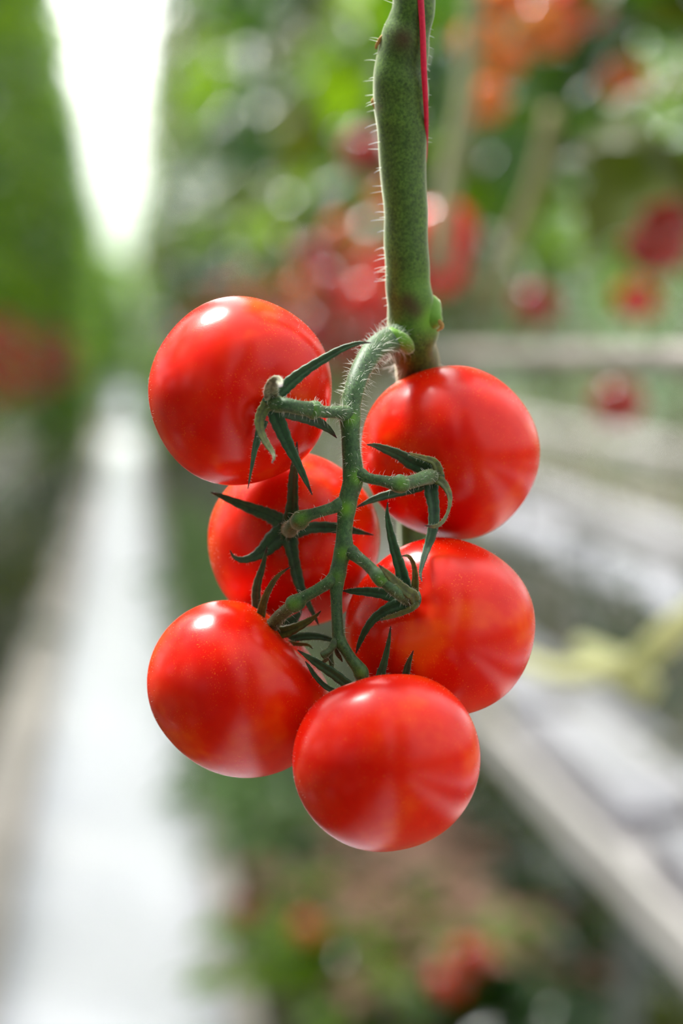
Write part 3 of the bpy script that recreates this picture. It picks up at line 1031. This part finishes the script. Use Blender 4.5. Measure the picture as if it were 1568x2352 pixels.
CANF = [canopy_mesh('foliage', 92, 1.34, 4.95, .47, 200 + i, LF[i]) for i in range(5)]
CANG = [canopy_mesh('foliage', 120, .4, 4.95, .46, 210 + i, LF[i * 4]) for i in range(2)]
CANB = [canopy_mesh('foliage', 120, .35, 4.9, .50, 220 + i, LF[i]) for i in range(3)]  # dense full-height foliage, shaped to cut sky light from out of view
CANL = [canopy_mesh('foliage', 70, .35, 2.7, .44, 240 + i, LF[i]) for i in range(2)]  # low tops for unseen near-left plants, shaped to let the sun past
VIN = [vine_mesh(50 + i) for i in range(4)]
VINH = [vine_mesh(60 + i, True) for i in range(2)]


def row(x, y0, y1, step, label, group, leaf_off=0.0, jit=.08, seed=1, full=False):
    r2 = random.Random(seed)
    y = y0
    out = []
    i = 0
    while y < y1:
        root = empty('row_plant', (x + r2.uniform(-jit, jit), y, 0))
        tag(root, label, 'plant', group)
        a = bpy.data.objects.new('foliage', (CANL[i % 2] if (full and x < 0 and x > -2 and .0 < y < 3.6) else CANB[i % 3]) if full else (CANG[r2.choice([0, 1])] if y > 26 else CANF[r2.choice([0, 1, 2, 3] if x > 0 else [0, 4, 4, 4])] if y > (14 if x > 0 else 8) else CAN[r2.choice([0, 0, 1, 2, 2, 3, 4])]))
        a.location = (leaf_off, 0, 0)
        a.rotation_euler = (0, 0, r2.uniform(0, 6.28))
        link(a, root)
        b = bpy.data.objects.new('stem', VINH[i % 2] if (y < 5.2 and y > 1 and x > 0) else VIN[i % 4])
        b.location = (.0, 0, 0)
        link(b, root)
        out.append(root)
        y += step * r2.uniform(.85, 1.15) * (2.5 if y > 34 and y0 > 1 else 1)
        i += 1
    return out


RR = row(.72, 1.75, 78, .47, 'leafy tomato plant standing in the right crop row', 'tomato plants of the right row', seed=3)
RL = row(-.98, 8.5, 78, .47, 'leafy tomato plant standing in the left crop row', 'tomato plants of the left row', seed=4)
row(2.3, 4.5, 30, 1.0, 'leafy tomato plant in the row behind the second aisle', 'tomato plants of the second row on the right', seed=5)
# the rows run on unseen behind the photographer, filled out to block sky light
row(.90, -6.5, -.9, .62, 'unseen leafy tomato plant of the right row behind the photographer', 'plants of the right row behind the camera', seed=6, full=True)
row(-1.02, -6.5, 7.9, .62, 'unseen leafy tomato plant of the left row beside and behind the photographer', 'plants of the left row beside the camera', seed=8, full=True)
row(-2.9, -6, 42, 1.7, 'added leafy tomato plant in the row left of the left row, blocking side light', 'added plants of the outer left row', seed=9, full=True)
row(5.6, 3, 42, 1.9, 'added leafy tomato plant in the outermost row on the right, blocking side light', 'added plants of the outer right row', seed=10, full=True)  # both outer rows are added to block low side light
for k in range(8):
    row(-2.4 + k * .62, -7.6, -7.3, 1, 'added unseen leafy plant blocking sky light behind the photographer', 'added plants at the rear end of the aisle', seed=30 + k, full=True)  # added out of view to shut off the horizon sky behind the camera


# ---- row tomatoes
def bg_tomato_mesh(mat, seed):
    V, f = tomato_shape((0, 0, 1), .12, .4, .015, seed, nu=28, nv=20, squash=.88)
    me = bpy.data.meshes.new('fruit')
    me.from_pydata((V * .034).tolist(), [], f)
    me.polygons.foreach_set('use_smooth', [True] * len(me.polygons))
    me.materials.append(M[mat])
    return me


BT = {k: bg_tomato_mesh(k, i) for i, k in enumerate(('bgred', 'bgdark', 'bgorange'))}
parts = []
for k in range(5):
    v, f = leaflet(.026, .005, 4)
    v = v @ rotm('X', .15).T @ rotm('Z', k * 1.2566).T + np.array([0, 0, .0275])
    parts.append((v, f))
t2 = Tube([(0, 0, .026), (0, 0, .035), (.002, 0, .045)], [.003, .0026, .0024], seg=8, ref=np.array([1.0, 0, 0]))
parts.append((t2.v, t2.f))
cv, cf = join(parts)
cme = bpy.data.meshes.new('calyx')
cme.from_pydata(cv.tolist(), [], cf)
cme.materials.append(M['leaf2'])


def bg_tomato(loc, mat='bgred', label=None, group=None, s=1.0, tilt=None):
    o = bpy.data.objects.new('tomato', BT[mat])
    link(o)
    o.location = tuple(loc)
    o.scale = (s, s, s)
    rt = tilt if tilt is not None else (random.uniform(-.5, .5), random.uniform(-.5, .5), random.uniform(0, 6.28))
    o.rotation_euler = rt
    tag(o, label, 'tomato', group)
    c = bpy.data.objects.new('calyx', cme)
    link(c, o)
    return o


random.seed(21)


def truss_stem(plant, top, pts):
    """thin curved peduncle that carries a cluster in the row; a part of the plant it grows from"""
    q = spline(pts, 4)
    t = Tube(q, np.linspace(.0035, .002, len(q)), seg=6, ref=np.array([1.0, .2, 0]))
    child(plant, 'truss_stem', t.v, t.f, M['vinecol'])


def cluster(c, n, label, group, plants, mats=('bgred', 'bgred', 'bgdark', 'bgdark')):
    c = np.array(c)
    pl = min(plants, key=lambda p: abs(p.location[1] - c[1]))
    pts = [np.array(pl.location) + np.array([0, 0, c[2] + .17]), c + np.array([0, 0, .15])]
    for k in range(n):
        z = .08 - k * .045
        s = (-1) ** k
        p = c + np.array([s * .036 + random.uniform(-.008, .008), random.uniform(-.012, .012), z])
        bg_tomato(p, random.choice(mats), label, group, random.uniform(.85, 1.05))
        pts.append(c + np.array([0, .02, z + .03]))
    truss_stem(pl, None, np.array(pts))


y = 3.9
while y < 24:
    cluster((random.uniform(.38, .46), y, random.uniform(1.56, 1.70)), random.choice([4, 5, 5]), 'red tomato in a blurred cluster hanging along the right crop row', 'blurred tomatoes of the right row', RR, ('bgred', 'bgdark', 'bgdark', 'bgorange'))
    y += random.uniform(.5, .85) * (1 + y * .06)
y = 9.5
while y < 26:
    cluster((random.uniform(-.60, -.50), y, random.uniform(1.36, 1.56)), 6, 'red tomato in a blurred cluster hanging along the left crop row', 'blurred tomatoes of the left row', RL, ('bgred', 'bgdark'))
    y += random.uniform(.30, .6)

# single ones the photograph shows
SPEC = [
    (1008, 535, 2.45, 'bgred', 'large blurred orange red tomato peeking out right behind the thick stem', 1.15),
    (1000, 610, 2.50, 'bgred', 'blurred red tomato just below the one peeking out behind the thick stem', 1.05),
    (1545, 470, 2.6, 'bgdark', 'blurred dark red tomato at the right edge, upper one of the pair', 1.25),
    (1510, 560, 2.8, 'bgdark', 'blurred dark red tomato at the right edge, below another', 1.2),
    (1462, 690, 3.6, 'bgred', 'blurred pinkish red tomato just above the pale pipe near the right edge', 1.0),
    (1230, 700, 3.3, 'bgdark', 'blurred dull red tomato above the middle of the pale pipe', .95),
    (1420, 925, 3.0, 'bgdark', 'blurred dark red tomato hanging below the pale pipe', 1.0),
    (1250, 60, 2.7, 'bgorange', 'blurred orange tomato near the top edge right of the stem', 1.1),
    (1330, 5, 2.8, 'bgred', 'blurred red tomato cut off by the top edge', 1.1),
    (1165, -10, 2.5, 'bgorange', 'blurred orange tomato at the top edge with a round white shine', .8),
    (1105, 100, 2.4, 'bgorange', 'blurred brownish orange tomato with a white shine, right of the stem top', .8),
    (1157, 135, 2.42, 'bgorange', 'blurred tomato with a white shine, lower right of the similar shining one', .7),
    (1112, 235, 2.45, 'bgorange', 'blurred small orange tomato below the two shining ones', .75),
    (840, 350, 3.3, 'bgdark', 'blurred brown red tomato just left of the stem, above the others', 1.0),
    (842, 690, 2.9, 'bgred', 'blurred orange red tomato with a round pink shine left of the stem', 1.0),
    (872, 610, 2.95, 'bgred', 'blurred red tomato half hidden behind the left edge of the stem', .9),
    (770, 660, 3.2, 'bgdark', 'blurred red tomato between the shining one and the upper left fruit', 1.0),
    (735, 590, 3.3, 'bgdark', 'blurred dark red tomato high left of the shining one', 1.0),
    (730, 760, 3.3, 'bgdark', 'blurred pinkish tomato just above the upper left fruit of the truss', 1.0),
    (850, 790, 3.3, 'bgdark', 'blurred dull red tomato behind the bend of the truss stem', 1.0),
    (1430, 180, 2.9, 'bgorange', 'blurred rusty orange tomato among leaves at the upper right', .9),
]
for (x, yy, d, mt, lb, s) in SPEC:
    bg_tomato(P(x, yy, d), mt, lb, None, s, (random.uniform(-.25, .25), random.uniform(-.25, .25), random.uniform(0, 6)))


def on_ground(x, y, z=.0):
    k = (CAM[2] - z)
    dirv = F + (x - W / 2) / FPX * R - (y - H / 2) / FPX * U
    return CAM + dirv * (k / -dirv[2])


for (x, yy, mt, lb, s) in [(1085, 2190, 'bgred', 'fallen red tomato on the leaf heap at the lower right of the truss', 1.2), (710, 2135, 'bgorange', 'fallen orange tomato on the ground below the truss', 1.1),
                          (560, 2090, 'bgdark', 'fallen brownish tomato on the ground next to the white aisle', 1.0), (1030, 2260, 'bgred', 'fallen pinkish tomato on the ground, nearest the bottom edge', 1.0)]:
    p = on_ground(x, yy, .27)
    bg_tomato(p, mt, lb, None, s)

# crop strings and near vines on the right
for (x0, y0, x1, y1, d, w, lb, mt, nm) in [(1085, -60, 1020, 620, 2.1, .009, 'pale crop string hanging straight right of the thick stem', 'string', 'crop_string'),
                                           (1270, 250, 1130, 720, 2.6, .010, 'blurred beige vine slanting behind the right row leaves', 'vinecol', 'bare_vine')]:
    q = np.array([P(x0 + (x1 - x0) * t + 14 * math.sin(t * 5), y0 + (y1 - y0) * t, d) for t in np.linspace(0, 1, 12)])
    t2 = Tube(q, np.full(12, w), seg=10, lump=.03)
    tag(mesh_obj(nm, t2.v, t2.f, M[mt], origin=q[0]), lb, 'string' if mt == 'string' else 'vine')
for pts, lb in (([(1700, 1330, 2.3, .012), (1580, 1420, 2.3, .013), (1510, 1480, 2.35, .014), (1440, 1530, 2.4, .013), (1330, 1545, 2.5, .012), (1230, 1530, 2.6, .009), (1150, 1480, 2.7, .010)], 'pale yellow bare vine curving over the slabs at the right edge'),
                ([(1500, 1590, 2.5, .012), (1460, 1560, 2.5, .018), (1400, 1520, 2.5, .014), (1330, 1480, 2.55, .008)], 'short pale yellow vine stub crossing under the curved vine')):
    q = spline(pts, 8)
    t2 = Tube([P(a[0], a[1], a[2]) for a in q], q[:, 3], seg=12, lump=.08)
    tag(mesh_obj('bare_vine', t2.v, t2.f, M['paleleaf'], origin=P(*pts[0][:3])), lb, 'vine')


# ---- leaf litter and weeds
def litter(name, n, region, zr, mats_seed, mat, label, scale=(.5, 1.0), flat=.5):
    random.seed(mats_seed)
    parts = []
    for i in range(n):
        v, f = random.choice(LEAVES)
        x, y = region()
        m = rotm('Z', random.uniform(0, 6.28)) @ rotm('X', random.uniform(-flat, flat)) @ rotm('Y', random.uniform(-flat, flat))
        parts.append((v @ m.T * random.uniform(*scale) + np.array([x, y, random.uniform(*zr)]), f))
    v, f = join(parts)
    v[:, 2] = np.maximum(v[:, 2], .004)
    tag(mesh_obj(name, v, f, M[mat]), label, 'leaves', kind='stuff')


u = random.uniform
litter('leaf_litter', 420, lambda: (u(.55, 1.4), u(4.2, 9)), (.03, .22), 1, 'leaf2', 'dark green leaves lying under the right gutter')
litter('leaf_litter', 240, lambda: (u(.30, .72), u(6.6, 22)), (.03, .20), 2, 'litgreen', 'green leaves on the ground right of the white aisle')
litter('leaf_litter', 120, lambda: (u(.46, .90), u(5.0, 6.9)), (.12, .25), 3, 'drycol', 'dry brown leaves on the ground below the truss')
litter('leaf_litter', 65, lambda: (u(.44, .70), u(4.9, 5.7)), (.12, .26), 4, 'leaf3', 'light green leaves on the ground at the bottom edge')
litter('leaf_litter', 300, lambda: (u(-1.6, -.52), u(9, 26)), (.03, .25), 5, 'leaf2', 'dark green leaves on the ground left of the white aisle')
litter('leaf_litter', 60, lambda: (u(-.9, -.55), u(12, 18)), (.10, .30), 6, 'leaf1', 'olive leaves on the ground left of the white aisle')
litter('leaf_litter', 90, lambda: (u(.36, .60), u(6.6, 9)), (.06, .24), 12, 'litgreen', 'pale green leaves on the ground between aisle and gutter')
litter('leaf_litter', 150, lambda: (u(1.0, 1.42), u(3.5, 14)), (.03, .5), 7, 'leaf1', 'olive leaves between the right gutter and the second aisle')
litter('leaf_litter', 110, lambda: (u(2.0, 2.9), u(6, 14)), (.05, .5), 8, 'leaf2', 'leaves around the second row on the right')

# shrubs beyond the end wall, light leaf colour standing in for distant haze
random.seed(5)
for i in range(9):
    x = -8 + i * 2.4
    n = 220
    v, f = canopy(n, .4, 5.0, 1.5, 300 + i)
    root = empty('shrub', (x, 86, 0))
    tag(root, 'shrub beyond the end wall of the greenhouse, pale green standing in for haze', 'shrub', 'shrubs beyond the end wall')
    mesh_obj('foliage', v, f, M['leaf3'], parent=root)
    t2 = Tube([(0, 0, 0), (0, .1, 1), (.1, 0, 2.5)], [.08, .06, .03], seg=8, ref=np.array([1.0, 0, 0]))
    mesh_obj('trunk', t2.v, t2.f, M['vinecol'], parent=root)

# ------------------------------------------------------------------ light
w = bpy.data.worlds.new('sky')
S.world = w
w.use_nodes = True
nt = w.node_tree
bg = nt.nodes['Background']
tc = nt.nodes.new('ShaderNodeTexCoord')
sx = nt.nodes.new('ShaderNodeSeparateXYZ')
rp = nt.nodes.new('ShaderNodeValToRGB')
nt.links.new(tc.outputs['Generated'], sx.inputs[0])
nt.links.new(sx.outputs[2], rp.inputs['Fac'])
nt.links.new(rp.outputs[0], bg.inputs[0])
# hazy bright sky towards the sun, dimmer away from it
dt = nt.nodes.new('ShaderNodeVectorMath')
dt.operation = 'DOT_PRODUCT'
g = Vector((-.25, .85, .45)).normalized()
dt.inputs[1].default_value = g
nt.links.new(tc.outputs['Generated'], dt.inputs[0])
mr = nt.nodes.new('ShaderNodeMapRange')
mr.inputs['From Min'].default_value = .25
mr.inputs['From Max'].default_value = 1.0
mr.inputs['To Min'].default_value = 1.75
mr.inputs['To Max'].default_value = 6.0
nt.links.new(dt.outputs['Value'], mr.inputs['Value'])
nt.links.new(mr.outputs[0], bg.inputs['Strength'])
rp.color_ramp.elements[0].position = 0.02
rp.color_ramp.elements[0].color = (.12, .16, .10, 1)
rp.color_ramp.elements[1].position = .16
rp.color_ramp.elements[1].color = (1, 1, 1, 1)
bg.inputs['Strength'].default_value = 2.6

sd = bpy.data.lights.new('sun', 'SUN')
sun = bpy.data.objects.new('sun', sd)
link(sun)
sd.energy = 12.0
sd.angle = math.radians(17)
sd.color = (1, .97, .92)
# comes from behind the truss, high and a little to the left
dirn = Vector((-.42, .45, 1.1))
sun.rotation_euler = dirn.to_track_quat('Z', 'Y').to_euler()
sun.location = (0, 10, 8)

S.view_settings.view_transform = 'Standard'
S.view_settings.look = 'None'
S.view_settings.gamma = 1
S.view_settings.use_curve_mapping = False
S.view_settings.exposure = -0.06
S.cycles.use_denoising = True
S.cycles.max_bounces = 7
S.cycles.sample_clamp_indirect = 6
